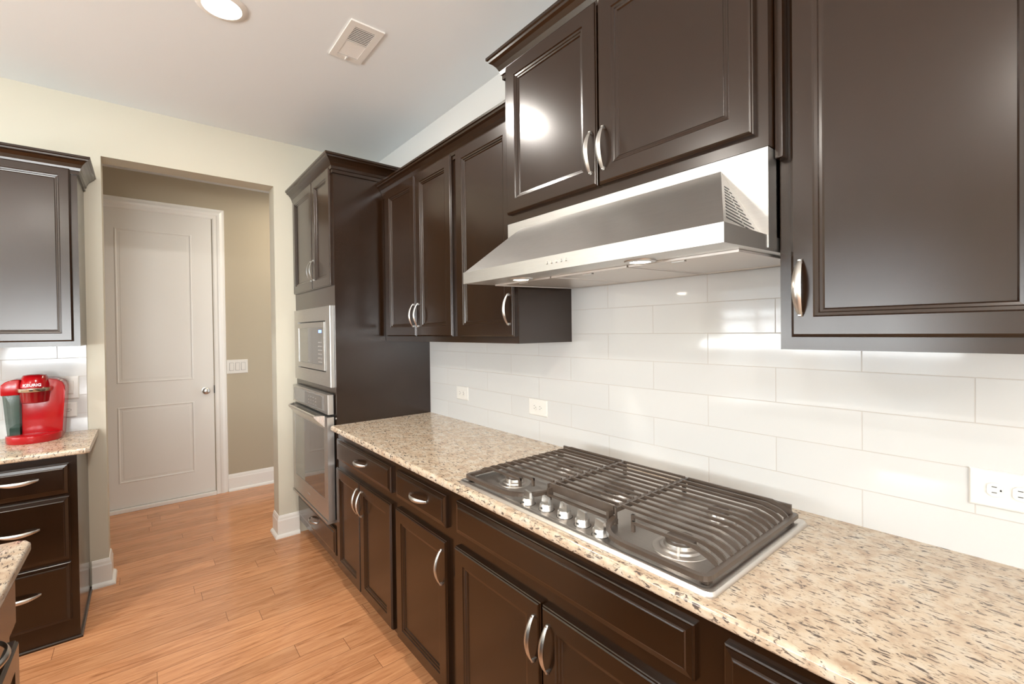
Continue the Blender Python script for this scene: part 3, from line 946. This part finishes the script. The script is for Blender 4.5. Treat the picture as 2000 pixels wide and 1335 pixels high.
def side_grate(side):
    ys, yo = (-1.889, -2.196) if side < 0 else (-1.635, -1.328)
    s = 1 if yo > ys else -1
    bm = nb()
    xseam = -.498
    # low outer frame: seam front -> sweeps forward -> front rail -> corner -> outer rail -> back
    path = [(xseam, ys)] + arc((xseam - .02, ys + s * .006), (XF, ys + s * .120), (XF, ys + s * .03), 8) \
        + [(XF, yo - s * .025)] + arc((XF, yo - s * .022), (XF + .022, yo), (XF, yo), 5) + [(XB - .004, yo), (XB, yo - s * .01)]
    rail(bm, path, .934, .945, .0065)
    rail(bm, [(XB, yo - s * .01), (XB, ys)], .934, ZT - .004, .0035)
    rail(bm, [(xseam, ys), (XB, ys)], ZT - .016, ZT - .004, .0035)          # seam rail
    rail(bm, [(xseam, ys), (xseam + .001, ys + s * .004)], .934, ZT - .004, .0045)
    for i, x in enumerate(xs):
        if x > -.500: fin(bm, x, ys + s * .004, yo)
        else:
            fin(bm, x, ys + s * (.060 if i == NB - 2 else .085), yo)
            ya = ys + s * (.060 if i == NB - 2 else .085)
            box(bm, WLD, x - .0036, x + .0036, min(ya, ya + s * .008), max(ya, ya + s * .008), .944, ZT)
    for x in (XF + .02, XB - .02):                                          # rubber-tipped feet
        box(bm, WLD, x - .009, x + .009, min(yo - s * .02, yo), max(yo - s * .02, yo), .9215, .936, .002)
    box(bm, WLD, xseam - .006, xseam + .006, ys - .005, ys + .005, .9215, .936)
    obj('grate', bm, IRON, t)
side_grate(-1)
side_grate(1)
bm = nb()
ya, yb = -1.643, -1.881
for x in [-.128 - i * .0345 for i in range(11)]:
    box(bm, WLD, x - .0026, x + .0026, yb, ya, ZT - .0075, ZT)
rail(bm, [(XB, ya), (-.497, ya)], ZT - .016, ZT - .004, .0035)
rail(bm, [(XB, yb), (-.497, yb)], ZT - .016, ZT - .004, .0035)
box(bm, WLD, -.500, -.494, yb - .003, ya + .003, ZT - .024, ZT)
rail(bm, [(-.512, ya - .004), (-.512, yb + .004)], .935, .941, .004)
for y in (ya - .004, yb + .004):
    box(bm, WLD, -.516, -.496, y - .004, y + .004, .935, .958)
    box(bm, WLD, -.514, -.504, y - .005, y + .005, .9215, .937)
    box(bm, WLD, XB - .01, XB, y - .005, y + .005, .9215, ZT - .01)
obj('grate', bm, IRON, t)

# ------------------------------------------------------------------ far-left cabinets
FW = YW - 0.33
t = thing('base_cabinet', 'dark brown three-drawer base cabinet at the left, below the coffee maker', 'cabinet', (-2.0, .6, 0))
bm = nb(); box(bm, FAR, -2.35, -1.738, 0.0, 0.883, 0.002, FW); obj('body', bm, WOOD, t)
bm = nb(); sweep(bm, [(-2.35, .33), (-1.738, .33), (-1.738, .856)], [(0, 0), (.010, 0), (.009, .007), (.005, .012), (0, .013)]); obj('shoe_moulding', bm, WOOD, t)
for v0, v1, hz in ((.706, .845, .790), (.392, .690, .560), (.100, .376, .262)):
    d = drawer_front(FAR, -2.10, -1.766, v0, v1, FW, t); pull(FAR, -1.932, hz, FW + .019, d, .135, vertical=False, lean=-.004)
t = None
bm = nb()
pts = [(-2.5, .850), (-1.690, .850), (-1.690, .305), (-1.705, .290), (-2.5, .290)]
loft(bm, [[(x, y, .8845) for x, y in pts], [(x, y, .914) for x, y in pts]])
bmesh.ops.bevel(bm, geom=[e for e in bm.edges if abs(e.verts[0].co.z - e.verts[1].co.z) < 1e-6 and max(v.co.y for v in e.verts) < .31], offset=.010, segments=4, profile=.5, affect='EDGES')
tag(obj('countertop', bm, GRAN, None, True), 'short speckled granite countertop under the red coffee maker', 'countertop')

t = thing('wall_cabinet', 'dark brown upper cabinet at the left edge, above the coffee maker', 'cabinet', (-2.0, .69, 1.397))
UF = YW - 0.528
bxo('body', FAR, (-2.35, -1.732, 1.397, 2.330, .002, UF), WOOD, t)
panel_door(FAR, -2.14, -1.757, 1.422, 2.296, UF, t, st=.040)
crown([(-2.35, .528), (-1.732, .528), (-1.732, .857)], 2.300, t, 1.0)

# ------------------------------------------------------------------ coffee maker
CM = Fr((-1.905, .665, .9145), (1, 0, 0), (0, 0, 1), (0, -1, 0))
t = thing('coffee_maker', 'red single-serve coffee maker with a smoky water tank on the left counter', 'coffee maker', CM(0, 0, 0))
bm = nb()
sil = [(-.062, 0), (.083, 0), (.090, .12), (.098, .24), (.098, .268), (.090, .292), (.072, .306), (.045, .314), (-.062, .318)]
prism(bm, CM, sil, -.165, -.005)
bmesh.ops.bevel(bm, geom=[e for e in bm.edges], offset=.005, segments=2, affect='EDGES', profile=.5)
obj('body', bm, RED, t, True)
bm = nb()
sil = [(-.130, .240), (-.066, .240), (-.062, .318), (-.085, .318), (-.112, .310), (-.130, .292)]
prism(bm, CM, sil, -.165, .020)
bmesh.ops.bevel(bm, geom=[e for e in bm.edges], offset=.006, segments=3, affect='EDGES', profile=.5)
obj('tank_lid', bm, RED, t, True)
bm = nb()
rings = []
for v, a, b in ((.012, -.110, -.066), (.12, -.118, -.066), (.240, -.126, -.066)):
    rings.append([CM(a, v, -.160), CM(b, v, -.160), CM(b, v, .012), CM(a + .012, v, .016), CM(a, v, .002)])
loft(bm, rings)
obj('water_tank', bm, TANK, t)
bxo('tank_base', CM, (-.104, -.070, .014, .075, -.150, .000), WATER, t)
def half_oval(ru, rw, v, cu, cw, n=20):
    if ru < .09: ru, cu = ru * .80, -.014
    return [CM(cu + ru * math.cos(math.pi * i / n), v, cw + rw * math.sin(math.pi * i / n)) for i in range(n + 1)]
bm = nb()
loft(bm, [half_oval(.060, .060, .196, -.004, -.02), half_oval(.066, .068, .200, -.004, -.02), half_oval(.076, .082, .262, -.004, -.02)])
obj('brew_head', bm, DRED, t, True)
bm = nb()
loft(bm, [half_oval(.070, .080, .268, -.004, -.02), half_oval(.069, .078, .290, -.004, -.02), half_oval(.062, .064, .322, -.004, -.02), half_oval(.052, .045, .336, -.004, -.02), half_oval(.03, .02, .340, -.004, -.02)])
obj('head_lid', bm, RED, t, True)
bm = nb()
loft(bm, [half_oval(.086, .098, .256, -.004, -.02), half_oval(.088, .101, .262, -.004, -.02), half_oval(.088, .101, .272, -.004, -.02), half_oval(.080, .090, .276, -.004, -.02)])
obj('lift_handle', bm, SILV, t, True)
bm = nb()
loft(bm, [half_oval(.098, .096, 0.0, -.018, -.010), half_oval(.102, .100, .006, -.018, -.010), half_oval(.102, .100, .036, -.018, -.010), half_oval(.097, .092, .040, -.018, -.010)])
obj('drip_tray', bm, RED, t, True)


for i, (u, w) in enumerate(((.070, -.05), (.080, -.03), (.078, -.075))):
    bm = nb(); lathe(bm, CM(u, .2985 if u > .075 else .3035, w), [(.006, 0), (.006, .0035), (.003, .004)], 14)
    obj('button', bm, SILV, t, True)
def text_mesh(name, s, fr, size, mat, parent, ext=.0006):
    cu = bpy.data.curves.new(name, 'FONT'); cu.body = s; cu.size = size; cu.extrude = ext
    cu.align_x = 'CENTER'; cu.align_y = 'CENTER'; cu.offset = size * .02
    tmp = bpy.data.objects.new(name, cu); col.objects.link(tmp)
    dg = bpy.context.evaluated_depsgraph_get()
    me = bpy.data.meshes.new_from_object(tmp.evaluated_get(dg))
    bpy.data.objects.remove(tmp)
    bm = nb(); bm.from_mesh(me)
    for v in bm.verts:
        c = v.co.copy(); v.co = fr(c.x, c.y, c.z)
    return obj(name, bm, mat, parent)
tilt = math.radians(14)
TF = Fr(CM(-.014, .289, .0595), (1, 0, 0), (0, math.sin(tilt), math.cos(tilt)), (0, -math.cos(tilt), math.sin(tilt)))
text_mesh('logo', 'KEURIG', TF, .019, WHITE, t)

# ------------------------------------------------------------------ island (near, lower left)
bm = nb()
pts = [(-2.9, -.925), (-1.745, -.925), (-1.727, -.935), (-1.718, -.955), (-1.718, -3.2), (-2.9, -3.2)]
loft(bm, [[(x, y, .8845) for x, y in pts], [(x, y, .914) for x, y in pts]])
bmesh.ops.bevel(bm, geom=[e for e in bm.edges if abs(e.verts[0].co.z - e.verts[1].co.z) < 1e-6], offset=.008, segments=3, profile=.5, affect='EDGES')
tag(obj('countertop', bm, GRAN, None, True), 'granite island countertop corner at the lower left edge', 'countertop')
t = thing('island_cabinet', 'dark brown kitchen island cabinet under the granite corner at lower left', 'cabinet', (-2.2, -2.0, 0))
IW = -1.755
bm = nb(); box(bm, ISL, -3.15, -.985, .095, .884, -2.8, IW); box(bm, ISL, -3.1, -1.03, 0, .095, -2.75, IW - .06); obj('body', bm, WOOD, t)
d = drawer_front(ISL, -1.47, -1.015, .728, .872, IW, t); pull(ISL, -1.30, .800, IW + .019, d, .14, vertical=False)
d = panel_door(ISL, -1.47, -1.005, .105, .690, IW, t)
d = panel_door(ISL, -1.95, -1.48, .105, .690, IW, t)
d = drawer_front(ISL, -1.95, -1.48, .728, .872, IW, t)
